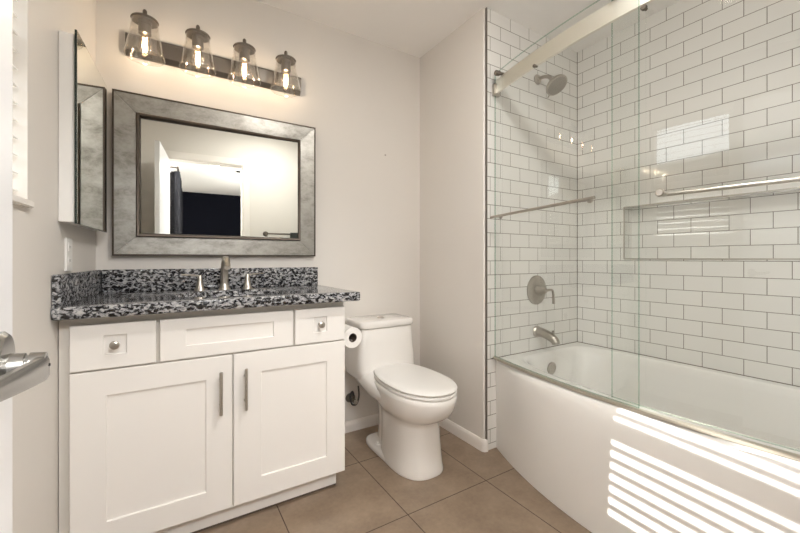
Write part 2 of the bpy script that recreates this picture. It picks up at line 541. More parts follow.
# bedroom beyond the doorway
BZ = 2.44
bm = bmnew(); box(bm, -2.60, .15, -6.2, YF - .0, -.08, -.001); struct('floor_bedroom', bm, M_carpet)
bm = bmnew(); box(bm, -2.60, .15, -6.3, YF - .11, BZ, BZ + .08); struct('ceiling_bedroom', bm, M_ceil)
bm = bmnew(); box(bm, -2.60, .15, -6.3, -6.2, 0, BZ); struct('wall_bedroom_far', bm, M_navy)
bm = bmnew()
box(bm, -2.60, -2.50, -6.2, -4.6, 0, BZ); box(bm, -2.60, -2.50, -3.2, YF - .11, 0, BZ)
box(bm, -2.60, -2.50, -4.6, -3.2, 0, .8); box(bm, -2.60, -2.50, -4.6, -3.2, 2.1, BZ)
struct('wall_bedroom_left', bm, M_wall)
bm = bmnew(); box(bm, .0, .15, -6.2, YF - .11, 0, BZ); struct('wall_bedroom_right', bm, M_wall)

# ------------------------------------------------------------------ the open door with its lever
hx, hy = -2.397, -1.645
ex, ey = -2.443, -.985
dv = V((ex - hx, ey - hy, 0)); dl = dv.length; dv.normalize()
dn = V((dv.y, -dv.x, 0))          # toward the room
def dpt(a, b_, z): return V((hx, hy, 0)) + dv * a + dn * b_ + V((0, 0, z))
bm = bmnew()
vs = box(bm, 0.004, dl, -.035, 0, .01, 2.03)
for v in vs: v.co = dpt(v.co.x, v.co.y, v.co.z)
bmesh.ops.bevel(bm, geom=bm.edges[:], offset=.0015, segments=1, affect='EDGES')
door = struct('door_1', bm, M_wood, label='white door standing open at the left edge')
HZ = .961
ha = dl - .062
bm = bmnew()
lathe(bm, dpt(ha, 0, HZ + .006), dn, [(0, .028), (.006, .028), (.009, .025), (.010, .014)], 36)
ros = obj('rosette', bm, M_satin, door)
bm = bmnew()
lathe(bm, dpt(ha, .009, HZ + .003), dn, [(0, .0125), (.010, .0115), (.0105, .0095), (.0125, .0095), (.013, .0115), (.023, .0105)], 28)
obj('lever_neck', bm, M_satin, door)
# the grip: sweeps back from the neck end toward the hinge, curving to the door
bm = bmnew()
rs = []
for i in range(15):
    t = i / 14
    a = ha + .012 - .135 * t
    off = .030 - .016 * t ** 1.5
    hgt = .0112 - .005 * t
    th = .0042 + (.004 if i in (0,) else .0) * -1
    if i == 0: hgt *= .55; th = .002
    c = dpt(a, off, HZ - .001 + .012 * t)
    nrm = dn
    rs.append([c + nrm * (th * x_) + V((0, 0, hgt * z_)) for x_, z_ in ((-1, -.6), (-1, .6), (-.5, 1), (.5, 1), (1, .6), (1, -.6), (.5, -1), (-.5, -1))])
rings(bm, rs)
obj('lever_grip', bm, M_satin, door, smooth=40)
bm = bmnew(); lathe(bm, dpt(ha + .002, .0335, HZ + .002), dn, [(0, .0013), (.0008, .0013)], 10)
obj('set_screw', bm, M_black, door)

# ------------------------------------------------------------------ window blind
bl = thing('window_blind', 'white horizontal slat blind hanging in the left wall window', 'blind', (xl(-.57) - .04, -.57, WZ0))
bm = bmnew()
tilt = math.radians(12)
zz = WZ0 + .030
while zz < WZ1 - .07:
    for_vs = box(bm, -1, 1, WY0 + .012, WY1 - .008, -1, 1)
    for v in for_vs:
        sx_ = v.co.x * .025; sz_ = v.co.z * .0012
        # outer edge (negative x) raised so the slats lie closer to the sun's direction
        xx = sx_ * math.cos(tilt) + sz_ * math.sin(tilt)
        z2 = -sx_ * math.sin(tilt) + sz_ * math.cos(tilt)
        v.co = V((xl(v.co.y) - .040 + xx, v.co.y, zz + z2))
    zz += .0445
obj('slats', bm, M_blind, bl, smooth=0)
bm = bmnew(); lwbox(bm, WY0 + .005, WY1 - .004, WZ1 - .055, WZ1 - .003, -.008, -.065, .003); obj('headrail', bm, M_blind, bl)
bm = bmnew(); lwbox(bm, WY0 + .012, WY1 - .008, WZ0 + .003, WZ0 + .014, -.020, -.062, .003); obj('bottom_rail', bm, M_blind, bl)
for yy in (WY0 + .15, WY1 - .15):
    bm = bmnew(); lwbox(bm, yy - .001, yy + .001, WZ0 + .01, WZ1 - .05, -.0135, -.0150); obj('ladder_cord', bm, M_blind, bl, smooth=0)

# ------------------------------------------------------------------ bathtub
TY0, TY1 = -1.524, -.006
def sq(n_):
    pts = []
    for k in range(n_): pts.append((-1, 1 - 2 * k / n_))
    for k in range(n_ // 2): pts.append((-1 + 2 * k / (n_ // 2), -1))
    for k in range(n_): pts.append((1, -1 + 2 * k / n_))
    for k in range(n_ // 2): pts.append((1 - 2 * k / (n_ // 2), 1))
    return pts
def tubring(x0, x1, y0, y1, z, bow, n_=None):
    out = []
    for a, b_ in sq(40):
        if n_:
            s_ = 1 / (abs(a) ** n_ + abs(b_) ** n_) ** (1 / n_)
            a *= s_; b_ *= s_
        x = (x0 + x1) / 2 + a * (x1 - x0) / 2
        y = (y0 + y1) / 2 + b_ * (y1 - y0) / 2
        x -= bow * (1 - b_ * b_) * (1 - a) / 2
        out.append(V((x, y, z)))
    return out
bm = bmnew()
R_ = [tubring(-.764, -.004, TY0, TY1, .002, .176),
      tubring(-.764, -.004, TY0, TY1, .10, .172),
      tubring(-.766, -.004, TY0, TY1, .30, .160),
      tubring(-.768, -.004, TY0, TY1, .42, .150),
      tubring(-.769, -.004, TY0, TY1, .460, .143),
      tubring(-.768, -.004, TY0, TY1, .482, .134),
      tubring(-.764, -.004, TY0, TY1, .494, .124),
      tubring(-.756, -.004, TY0, TY1, .500, .110),
      tubring(-.700, -.055, TY0 + .08, TY1 - .055, .501, .105, 9),
      tubring(-.690, -.062, TY0 + .09, TY1 - .063, .499, .104, 7),
      tubring(-.680, -.070, TY0 + .10, TY1 - .070, .490, .102, 6),
      tubring(-.672, -.076, TY0 + .12, TY1 - .076, .46, .10, 5),
      tubring(-.650, -.095, TY0 + .20, TY1 - .095, .28, .085, 4.2),
      tubring(-.625, -.115, TY0 + .29, TY1 - .120, .13, .06, 3.8),
      tubring(-.585, -.150, TY0 + .35, TY1 - .160, .085, .04, 3.4),
      tubring(-.50, -.24, TY0 + .50, TY1 - .30, .075, .02, 3)]
rings(bm, R_, False, True)
tub = obj('bathtub', bm, M_acryl, label='white alcove bathtub with bowed front along the tiled wall', cat='bathtub', smooth=50)
bm = bmnew()
oy = TY1 - .083
lathe(bm, (-.392, oy + .002, .405), (0, -1, -.10), [(0, .038), (.008, .038), (.011, .034), (.012, .026), (.010, .024), (.010, .0)], 32, (True, False))
obj('overflow_plate', bm, M_nickel, tub)

# ------------------------------------------------------------------ curved sliding shower enclosure
def bx(y): 
    t = (y + .762) / .762
    return -.768 - .098 * (1 - t * t)
def bnorm(y):
    dx = -.098 * -2 * (y + .762) / .762 ** 2
    n_ = V((-1, dx, 0)); n_.normalize(); return n_      # outward (toward the room)
def curved(bm, y0, y1, z0, z1, o0, o1, n_=36, uneven=None):
    rs = []
    for i in range(n_ + 1):
        y = y0 + (y1 - y0) * i / n_
        c = V((bx(y), y, 0)); nn = bnorm(y)
        a = c + nn * o0; b_ = c + nn * o1
        rs.append([V((a.x, a.y, z0)), V((b_.x, b_.y, z0)), V((b_.x, b_.y, z1)), V((a.x, a.y, z1))])
    rings(bm, rs)
sh = thing('shower_enclosure', 'curved clear glass sliding tub enclosure with nickel header bar', 'shower door', (-.757, -.01, .50))
bm = bmnew(); curved(bm, -.010, -1.520, 1.968, 2.042, -.006, .008); hd = obj('header_bar', bm, M_header, sh)
bm = bmnew(); curved(bm, -.010, -1.520, .500, .511, -.003, .019); obj('bottom_track', bm, M_track, sh)
for s_ in (0, 1):
    yy = -.012 if s_ == 0 else -1.512
    bm = bmnew(); box(bm, bx(yy) - .026, bx(yy) + .020, yy - .014, yy + .008, 1.955, 2.02, .003); obj('wall_bracket', bm, M_nickel, sh)
def glass_panel(name, y0, y1, z0, z1, off, label):
    bm = bmnew()
    n_ = 30; th = .003
    rs = []
    for i in range(n_ + 1):
        y = y0 + (y1 - y0) * i / n_
        c = V((bx(y), y, 0)) + bnorm(y) * off
        rs.append((V((c.x, c.y, z0)), V((c.x, c.y, z1))))
    vs = [[bm.verts.new(p) for p in r] for r in rs]
    for a, b_ in zip(vs[:-1], vs[1:]):
        bm.faces.new((a[0], b_[0], b_[1], a[1]))
    g = obj(name, bm, M_glass, sh, label=label, smooth=180)
    # polished edges of the 8 mm glass
    bm = bmnew()
    for y in (y0, y1):
        c = V((bx(y), y, 0)) + bnorm(y) * off
        n2_ = bnorm(y) * th
        t2 = V((-bnorm(y).y, bnorm(y).x, 0)) * .0012
        rings(bm, [[c + n2_ + t2 + V((0, 0, z)), c - n2_ + t2 + V((0, 0, z)), c - n2_ - t2 + V((0, 0, z)), c + n2_ - t2 + V((0, 0, z))] for z in (z0, z1)])
    for z in (z0, z1 - .0025):
        rs = []
        for i in range(n_ + 1):
            y = y0 + (y1 - y0) * i / n_
            c = V((bx(y), y, 0)) + bnorm(y) * off; n2_ = bnorm(y) * th
            rs.append([V((c.x + n2_.x, c.y + n2_.y, z)), V((c.x - n2_.x, c.y - n2_.y, z)), V((c.x - n2_.x, c.y - n2_.y, z + .0025)), V((c.x + n2_.x, c.y + n2_.y, z + .0025))])
        rings(bm, rs)
    e = obj('glass_edge', bm, M_gedge, g, smooth=0)
    return g
gp1 = glass_panel('glass_panel', -.022, -.800, .516, 2.075, .013, 'outer glass panel nearest the shower head')
gp2 = glass_panel('glass_panel', -.690, -1.500, .516, 2.060, -.013, 'inner glass panel at the near end')
# rollers and stops
def knob_at(y, z, o0, o1, r, parent, name='roller_knob', m=M_fixture):
    bm = bmnew()
    c = V((bx(y), y, z)) + bnorm(y) * o0
    L0 = o1 - o0
    lathe(bm, c, bnorm(y), [(0, r * .6), (L0 * .5, r * .6), (L0 * .5, r), (L0 * .92, r), (L0, r * .8)], 24)
    return obj(name, bm, m, parent)
knob_at(-.062, 2.058, -.012, .040, .014, gp1)
knob_at(-.71, 2.058, -.012, .040, .014, gp1)
knob_at(-.335, 1.962, .004, .026, .008, gp1, 'guide_stop')
knob_at(-.815, 1.952, -.006, .018, .010, gp2, 'guide_stop')
# towel bar outside of the outer panel
hb = -.052
pa = V((bx(-.085), -.085, 1.278)) + bnorm(-.085) * .060
pb = V((bx(-.650), -.650, 1.290)) + bnorm(-.650) * .060
bm = bmnew(); tube(bm, [pa + (pa - pb).normalized() * .03, pa, pb, pb + (pb - pa).normalized() * .015], .0068, 12)
tb = obj('towel_bar', bm, M_nickel, gp1)
for p, y in ((pa, -.095), (pb, -.62)):
    pp = pa.lerp(pb, 0.02 if y > -.3 else .95)
    yy = pp.y
    q = V((bx(yy), yy, pp.z)) + bnorm(yy) * .016
    bm = bmnew(); tube(bm, [pp, q], .006, 12); lathe(bm, q, bnorm(yy), [(0, .012), (.005, .012), (.006, .008)], 20)
    obj('bar_post', bm, M_nickel, tb)
# bar inside of the inner panel with its outside cap
bm = bmnew()
pc = V((bx(-.86), -.86, 1.285)) - bnorm(-.86) * .055
pd = V((bx(-1.38), -1.38, 1.285)) - bnorm(-1.38) * .055
tube(bm, [pc + V((0, .02, 0)), pd - V((0, .02, 0))], .0075, 12)
ib = obj('towel_bar', bm, M_nickel, gp2)
for y in (-.86, -1.38):
    p = (pc if y > -1 else pd)
    q = V((bx(y), y, 1.285)) - bnorm(y) * .013
    bm = bmnew(); tube(bm, [p, q], .006, 12); lathe(bm, q, bnorm(y), [(-.006, .010), (0, .012), (.006, .014), (.014, .014), (.017, .011)], 24)
    obj('bar_post', bm, M_nickel, ib)

# ------------------------------------------------------------------ shower fittings on the end wall
YW = -.004
t = thing('overhead_shower', 'brushed nickel round shower head on an angled arm above the tub', 'shower head', (-.41, YW, 2.14))
bm = bmnew(); lathe(bm, (-.41, YW, 2.145), (0, -1, 0), [(0, .030), (.006, .030), (.014, .022), (.018, .012)], 30); obj('flange', bm, M_nickel, t)
arm = smoothpath([(-.41, YW - .01, 2.145), (-.41, -.05, 2.143), (-.41, -.085, 2.128), (-.41, -.108, 2.10)], 6)
bm = bmnew(); tube(bm, arm, .0105, 14); obj('arm', bm, M_nickel, t)
hc = V((-.410, -.120, 2.082)); hdn = V((-.02, -.60, -.80)).normalized()
bm = bmnew(); lathe(bm, hc - hdn * .012, hdn, [(-.02, .012), (-.008, .018), (0, .021), (.010, .026), (.022, .046), (.030, .060), (.040, .064), (.046, .063), (.048, .058)], 40); obj('head_body', bm, M_nickel, t)
bm = bmnew(); lathe(bm, hc - hdn * .012, hdn, [(.0478, .056), (.0500, .055), (.0502, .0)], 40, (True, False))
d_, u_, w_ = frame_of(hdn)
for rr, nn_ in ((.018, 6), (.032, 12), (.046, 18)):
    for k in range(nn_):
        a = 2 * math.pi * k / nn_
        lathe(bm, hc + hdn * .036 + (u_ * math.cos(a) + w_ * math.sin(a)) * rr, hdn, [(0, .0028), (.004, .0018)], 6)
obj('spray_face', bm, mat('spray_face_grey', (.36, .34, .31), .4, .5), t)
bm = bmnew(); tube(bm, [hc + hdn * .03 - u_ * .0 + w_ * -.060, hc + hdn * .034 + w_ * -.080], .0035, 8); obj('spray_lever', bm, M_nickel, t)

t = thing('shower_valve', 'round brushed nickel shower valve plate with lever on the tiled wall', 'shower valve', (-.418, YW, .865))
bm = bmnew(); lathe(bm, (-.418, YW, .865), (0, -1, 0), [(0, .088), (.004, .088), (.009, .080), (.011, .045), (.013, .030)], 44); obj('escutcheon', bm, M_nickel, t)
bm = bmnew(); lathe(bm, (-.418, YW - .012, .865), (0, -1, 0), [(0, .030), (.020, .024), (.045, .017), (.058, .014), (.062, .009)], 30); hub = obj('hub', bm, M_nickel, t)
lv = smoothpath([(-.418, YW - .066, .865), (-.385, YW - .074, .868), (-.370, YW - .078, .862), (-.362, YW - .078, .838), (-.360, YW - .078, .785)], 6)
bm = bmnew(); tube(bm, lv, [.011 - .004 * i / (len(lv) - 1) if i < 14 else .0075 + .0025 * (i - 14) / (len(lv) - 15) for i in range(len(lv))], 14, .7); obj('lever', bm, M_nickel, t)

t = thing('tub_spout', 'brushed nickel tub spout with diverter knob below the shower valve', 'tub spout', (-.415, YW, .605))
bm = bmnew(); lathe(bm, (-.415, YW, .612), (0, -1, 0), [(0, .036), (.004, .036), (.008, .033), (.012, .030)], 32); obj('flange', bm, M_nickel, t)
sp_ = smoothpath([(-.415, -.012, .612), (-.415, -.05, .610), (-.415, -.100, .596), (-.415, -.130, .578), (-.415, -.138, .560)], 5)
bm = bmnew(); tube(bm, sp_, [.030 - .008 * (i / (len(sp_) - 1)) ** .8 for i in range(len(sp_))], 20, 1.0); obj('spout_body', bm, M_nickel, t)
bm = bmnew(); lathe(bm, (-.415, -.118, .606), (0, 0, 1), [(0, .004), (.018, .004), (.020, .008), (.027, .008), (.029, .005)], 16); obj('diverter_knob', bm, M_nickel, t)

# ------------------------------------------------------------------ vanity cabinet
YD = .085      # face of doors and drawers
van = thing('vanity_cabinet', 'white shaker bathroom vanity with two doors under black and white granite', 'cabinet', (-2.12, .35, 0))
bm = bmnew()
XR = -1.636
box(bm, -2.583, -2.570, YD + .0352, YB - .003, .106, .864); box(bm, XR - .018, XR, YD + .0352, YB - .003, .088, .864)
box(bm, -2.6135, XR, YD + .020, YD + .035, .088, .864); box(bm, -2.583, XR, YD + .0352, YB - .003, .088, .1058); box(bm, -2.569, XR - .019, YB - .010, YB - .003, .088, .864)
obj('body', bm, M_frame, van, smooth=0)
bm = bmnew(); box(bm, -2.583, -1.655, .145, .160, .010, .088); box(bm, -1.668, -1.655, .1601, .58, .010, .088)
obj('toe_kick', bm, M_cab, van, smooth=0)
bm = bmnew(); box(bm, -2.583, -1.657, .147, .158, .0, .010); obj('toe_kick_gap', bm, M_caulk, van, smooth=0)
def shaker(name, x0, x1, z0, z1, rx0, rx1, rz0, rz1, parent, depth=.008):
    bm = bmnew()
    y0 = YD; y1 = YD + .0195
    def ring4(a, b_, c, d, y): return [V((a, y, c)), V((b_, y, c)), V((b_, y, d)), V((a, y, d))]
    e = .0022
    rs = [ring4(x0, x1, z0, z1, y1), ring4(x0, x1, z0, z1, y0 + e), ring4(x0 + e, x1 - e, z0 + e, z1 - e, y0),
          ring4(rx0, rx1, rz0, rz1, y0), ring4(rx0 + .0015, rx1 - .0015, rz0 + .0015, rz1 - .0015, y0 + .0015),
          ring4(rx0 + .002, rx1 - .002, rz0 + .002, rz1 - .002, y0 + depth)]
    rings(bm, rs)
    return obj(name, bm, M_cab, parent, smooth=0)
d1 = shaker('drawer', -2.585, -2.354, .689, .838, -2.500, -2.436, .733, .800, van)
d3 = shaker('false_drawer_front', -2.342, -1.872, .689, .838, -2.263, -1.950, .735, .798, van)
d2 = shaker('drawer', -1.862, XR, .689, .838, -1.784, -1.720, .733, .800, van)
dl_ = shaker('cabinet_door', -2.585, -2.1065, .092, .683, -2.492, -2.196, .178, .600, van)
dr_ = shaker('cabinet_door', -2.1020, XR, .092, .683, -1.999, -1.722, .178, .602, van)
for dd, kx in ((d1, -2.468), (d2, -1.752)):
    bm = bmnew(); lathe(bm, (kx, YD + .0075, .768), (0, -1, 0), [(0, .008), (.002, .008), (.006, .005), (.016, .005), (.020, .010), (.026, .0145), (.031, .0135), (.034, .008)], 24)
    obj('knob', bm, M_nickel, dd)
for dd, px_ in ((dl_, -2.149), (dr_, -2.061)):
    bm = bmnew(); tube(bm, [(px_, YD - .030, .628), (px_, YD - .030, .468)], .006, 14)
    h_ = obj('pull_handle', bm, M_nickel, dd)
    for zz in (.596, .500):
        bm = bmnew(); tube(bm, [(px_, YD - .030, zz), (px_, YD + .001, zz)], .0045, 10); obj('handle_post', bm, M_nickel, h_)

# countertop with oval opening
CT = thing('vanity_countertop', 'black, grey and white speckled granite countertop with backsplash on the vanity', 'countertop', (-2.09, .32, .866))
ZT, ZBm = .905, .866
cx_, cy_, ax_, ay_ = -2.085, .285, .215, .150
xlc = lambda y: xl(y) + .003
bm = bmnew()
n_ = 20
outer = []
per = sq(n_)
Xl0, Xr0, Yf0, Yb0 = 0, -1.585, .033, YB - .002
def op(a, b_):
    y = Yf0 + (b_ + 1) / 2 * (Yb0 - Yf0)
    x0 = xlc(y)
    return V((x0 + (a + 1) / 2 * (Xr0 - x0), y, 0))
outer = [op(a, b_) for a, b_ in per]
def ell(s_, z):
    out = []
    for a, b_ in per:
        ang = math.atan2(b_, a)
        out.append(V((cx_ + math.cos(ang) * (ax_ + s_), cy_ + math.sin(ang) * (ay_ + s_), z)))
    return out
def oz(z, ins=0.0):
    cc = V((-2.1, .32, 0))
    out = []
    for (a, b_), p in zip(per, outer):
        q = p.copy()
        if a <= -1 + 1e-6: q.x += ins
        if a >= 1 - 1e-6: q.x -= ins
        if b_ <= -1 + 1e-6: q.y += ins
        if b_ >= 1 - 1e-6: q.y -= ins
        q.z = z; out.append(q)
    return out
R2 = [ell(0, ZBm), oz(ZBm, .004), oz(ZBm + .004), oz(ZT - .004), oz(ZT - .001, .0012), oz(ZT, .004), ell(.003, ZT), ell(.0008, ZT - .001), ell(0, ZT - .003), ell(0, ZBm)]
rings(bm, R2, False, False)
bmesh.ops.remove_doubles(bm, verts=bm.verts, dist=1e-5)
obj('slab', bm, M_gran, CT, smooth=50)
bm = bmnew(); box(bm, xl(YB) + .024, -1.585, YB - .022, YB - .002, ZT, 1.006, .002); obj('backsplash', bm, M_gran, CT)
bm = bmnew(); lwbox(bm, .040, YB - .003, ZT, 1.006, .022, .002, .002); obj('side_splash', bm, M_gran, CT)
# basin under the counter
snk = thing('sink_basin', 'white oval undermount sink basin set in the granite countertop', 'sink', (cx_, cy_, .75))
bm = bmnew()
rs = [ell(.012, .8655), ell(-.001, .8655), ell(-.004, .85), ell(-.02, .81), ell(-.055, .775), ell(-.10, .762), ell(-.125, .760)]
rs = rs + [[V((p.x, p.y, .752)) for p in ell(-.125, 0)], ell(-.10, .753), ell(-.05, .765), ell(-.012, .805), ell(.004, .85), ell(.012, .860)]
rings(bm, rs, False, False)
for k in (0,):
    pass
obj('bowl', bm, M_porc, snk, smooth=60)
bm = bmnew(); lathe(bm, (cx_, cy_, .752), (0, 0, 1), [(0, .030), (.008, .030), (.010, .024), (.011, .0)], 24, (True, False)); obj('drain', bm, M_nickel, snk)

# widespread faucet
fc = thing('faucet', 'brushed nickel widespread faucet standing behind the sink', 'faucet', (-2.085, .505, ZT))
bm = bmnew(); lathe(bm, (-2.085, .505, ZT), (0, 0, 1), [(0, .027), (.006, .026), (.014, .021), (.030, .0185)], 28)
spt = smoothpath([(-2.085, .505, ZT + .02), (-2.085, .505, ZT + .07), (-2.085, .498, ZT + .115), (-2.085, .470, ZT + .146), (-2.085, .425, ZT + .138), (-2.085, .395, ZT + .108)], 6)
tube(bm, spt, [.0185 - .005 * i / (len(spt) - 1) for i in range(len(spt))], 18, 1.0)
obj('spout', bm, M_nickel, fc)
for hxx, sg in ((-2.190, -1), (-1.980, 1)):
    bm = bmnew(); lathe(bm, (hxx, .505, ZT), (0, 0, 1), [(0, .024), (.005, .023), (.012, .018), (.050, .011), (.066, .010), (.072, .007)], 24)
    h_ = obj('handle', bm, M_nickel, fc)
    bm = bmnew(); tube(bm, smoothpath([(hxx - sg * .004, .505, ZT + .066), (hxx + sg * .03, .500, ZT + .072), (hxx + sg * .075, .495, ZT + .076)], 4), [.008, .0078, .0075, .007, .0066, .0064, .006, .0056, .005], 12, .6)
    obj('lever', bm, M_nickel, h_)

# ------------------------------------------------------------------ framed mirror
mr_ = thing('vanity_mirror', 'rectangular wall mirror in a wide antiqued silver frame above the sink', 'mirror', (-2.065, YB, 1.435))
X0, X1, Z0, Z1 = -2.527, -1.602, 1.068, 1.804
def rr4(i, y): return [V((X0 + i, y, Z0 + i)), V((X1 - i, y, Z0 + i)), V((X1 - i, y, Z1 - i)), V((X0 + i, y, Z1 - i))]
yf = YB - .030
bm = bmnew(); rings(bm, [rr4(.0, YB - .001), rr4(0, yf), rr4(.007, yf), rr4(.007, yf + .006), rr4(.012, yf + .006), rr4(.012, YB - .001), rr4(0, YB - .001)], False, False)
bmesh.ops.remove_doubles(bm, verts=bm.verts, dist=1e-5)
obj('frame_edge', bm, M_bronze, mr_, smooth=0)
for k in range(4):
    # four glass panels with a hairline mitre between them
    bm = bmnew()
    def side(i, y, g=.0007):
        r = rr4(i, y); a = r[k]; b_ = r[(k + 1) % 4]
        d_ = (b_ - a).normalized() * g
        return [a + d_, b_ - d_]
    a0 = side(.007, yf + .002); a1 = side(.088, yf + .006)
    b0 = side(.007, yf + .008); b1 = side(.088, yf + .012)
    vs = [bm.verts.new(p) for p in (*a0, *reversed(a1), *b0, *reversed(b1))]
    bm.faces.new(vs[:4]); bm.faces.new(vs[4:])
    for q in range(4):
        bm.faces.new((vs[q], vs[(q + 1) % 4], vs[4 + (q + 1) % 4], vs[4 + q]))
    obj('frame_panel', bm, M_antique, mr_, smooth=0)
bm = bmnew(); rings(bm, [rr4(.0865, yf + .014), rr4(.0865, yf - .001), rr4(.091, yf - .004), rr4(.097, yf - .002), rr4(.103, yf + .008), rr4(.104, yf + .016)], False, False)
obj('inner_bead', bm, M_bronze, mr_, smooth=40)
bm = bmnew(); vs = box(bm, X0 + .099, X1 - .099, yf + .0125, yf + .0165, Z0 + .099, Z1 - .099)
for v in vs: v.co.y -= (v.co.x + 2.065) * math.tan(math.radians(1.2))   # the hung pane is not quite square to the wall
obj('mirror_pane', bm, M_mirror, mr_, smooth=0)

# ------------------------------------------------------------------ medicine cabinet on the left wall
mc = thing('medicine_cabinet', 'white medicine cabinet with frameless mirror door on the left wall', 'cabinet', (xl(.3), .3, 1.16))
bm = bmnew(); lwbox(bm, .105, .545, 1.174, 1.785, .042, 0.001, .002); obj('body', bm, M_plastic, mc)
bm = bmnew(); lwbox(bm, .098, .552, 1.168, 1.797, .0485, .0425); dd = obj('mirror_door', bm, M_greenedge, mc, smooth=0)
bm = bmnew(); lwbox(bm, .100, .550, 1.170, 1.795, .0491, .0486); obj('mirror_pane', bm, M_mirror, dd, smooth=0)

# outlet
t = thing('wall_outlet', 'white outlet plate on the left wall above the side splash', 'outlet', (xl(.09), .09, 1.06))
def lw(u_, v_): pass
oy0 = .205
bm = bmnew(); lwbox(bm, oy0 - .035, oy0 + .035, 1.012, 1.126, .006, .0005, .002); obj('plate', bm, M_plastic, t)
for zz in (1.048, 1.094):
    bm = bmnew(); lwbox(bm, oy0 - .016, oy0 + .016, zz - .014, zz + .014, .0075, .006, .0004); s_ = obj('socket', bm, M_plastic, t)
    bm = bmnew()
    for k in (-.006, .006): lwbox(bm, oy0 + k - .001, oy0 + k + .001, zz - .004, zz + .005, .0078, .0074)
    obj('slots', bm, M_black, s_, smooth=0)

# ------------------------------------------------------------------ vanity light
vl = thing('vanity_light', 'four-lamp nickel bar light with clear glass shades above the mirror', 'wall light', (-2.10, YB, 2.03))
bm = bmnew()
PX0, PX1 = -2.480, -1.685
prof = [(YB - .001, 1.975), (YB - .012, 1.975), (YB - .034, 1.992), (YB - .034, 2.060), (YB - .026, 2.070), (YB - .001, 2.070)]
rings(bm, [[V((PX0, y, z)) for y, z in prof], [V((PX1, y, z)) for y, z in prof]])
bmesh.ops.bevel(bm, geom=bm.edges[:], offset=.0015, segments=1, affect='EDGES')
obj('back_plate', bm, M_fixture, vl, smooth=0)
LY = .480
for i, lx in enumerate((-2.403, -2.200, -1.998, -1.796)):
    bm = bmnew()
    tube(bm, smoothpath([(lx, YB - .034, 2.045), (lx, YB - .07, 2.052), (lx, LY, 2.085)], 5), .0075, 12)
    lathe(bm, (lx, YB - .034, 2.045), (0, -1, 0), [(0, .018), (.004, .018), (.007, .012)], 20)
    arm_ = obj('lamp_arm', bm, M_fixture, vl)
    bm = bmnew(); lathe(bm, (lx, LY, 2.075), (0, 0, 1), [(0, .026), (.010, .026), (.010, .050), (.015, .052), (.019, .050), (.020, .009), (.056, .0085), (.062, .0055)], 32)
    obj('shade_cap', bm, M_fixture, arm_)
    bm = bmnew(); lathe(bm, (lx, LY, 2.082), (0, 0, -1), [(0, .026), (.012, .026), (.013, .024), (.050, .024), (.052, .021)], 28); obj('socket_cup', bm, M_fixture, arm_)
    # bell shaped shade (single wall)
    bm = bmnew()
    pr = [(0, .0485), (.01, .0495), (.03, .0520), (.055, .0560), (.08, .0605), (.105, .0655), (.122, .0692), (.140, .0735), (.151, .0757), (.156, .0760), (.159, .0745), (.158, .0725)]
    lathe(bm, (lx, LY, 2.088), (0, 0, -1), pr, 40, (False, False))
    obj('glass_shade', bm, M_shade, vl, smooth=180)
    # clear bulb with filament
    bm = bmnew(); lathe(bm, (lx, LY, 2.032), (0, 0, -1), [(0, .013), (.008, .014), (.020, .022), (.040, .029), (.056, .030), (.072, .024), (.082, .012), (.085, .002)], 24, (False, True))
    bulb = obj('bulb', bm, M_shade, vl, smooth=180)
    bm = bmnew()
    pts = []
    for k in range(60):
        a = k / 59 * math.pi * 8
        pts.append((lx + math.cos(a) * .008, LY + math.sin(a) * .008, 2.018 - .050 * k / 59))
    tube(bm, pts, .0016, 5)
    obj('filament', bm, M_filament, bulb)
    lamp('vanity_bulb_light', 'POINT', (lx, LY, 1.992), 1.3, (1.0, .84, .66), shadow_soft_size=.009)

# ------------------------------------------------------------------ toilet
TX = -1.24
def egg(cx, yb, yfr, hw, z, n_=44, pw=2.3, back=.5, bpw=None):
    """plan outline: rounded front (toward -y), fuller back"""
    yc = yb + (yfr - yb) * back
    out = []
    for k in range(n_):
        a = 2 * math.pi * k / n_
        c, s_ = math.cos(a), math.sin(a)
        p = pw if s_ < 0 else (bpw or pw)
        x = cx + hw * math.copysign(abs(c) ** (2 / p), c)
        y = yc + (yc - yfr if s_ < 0 else yb - yc) * math.copysign(abs(s_) ** (2 / p), s_)
        out.append(V((x, y, z)))
    return out
to = thing('toilet', 'white one-piece elongated toilet with closed lid between vanity and shower', 'toilet', (TX, .25, 0))
bm = bmnew()
# bowl + front pedestal
rs = [egg(TX, .345, -.052, .128, .002, back=.55, pw=2.5),
      egg(TX, .345, -.054, .129, .012, back=.55, pw=2.5),
      egg(TX, .345, -.048, .124, .035, back=.55, pw=2.5),
      egg(TX, .345, -.042, .119, .10, back=.55, pw=2.5),
      egg(TX, .350, -.036, .114, .18, back=.55, pw=2.5),
      egg(TX, .36, -.032, .111, .235, back=.55, pw=2.5),
      egg(TX, .37, -.036, .114, .252, back=.55, pw=2.45),
      egg(TX, .38, -.056, .122, .266, back=.55, pw=2.4),
      egg(TX, .41, -.092, .138, .284, back=.55, pw=2.3),
      egg(TX, .43, -.126, .152, .310, back=.55, pw=2.25),
      egg(TX, .44, -.148, .160, .345, back=.55, pw=2.2),
      egg(TX, .44, -.158, .164, .380, back=.55, pw=2.2),
      egg(TX, .44, -.158, .164, .400, back=.55, pw=2.2),
      egg(TX, .43, -.150, .158, .405, back=.55, pw=2.2)]
rings(bm, rs)
obj('bowl', bm, M_porc, to, smooth=60)
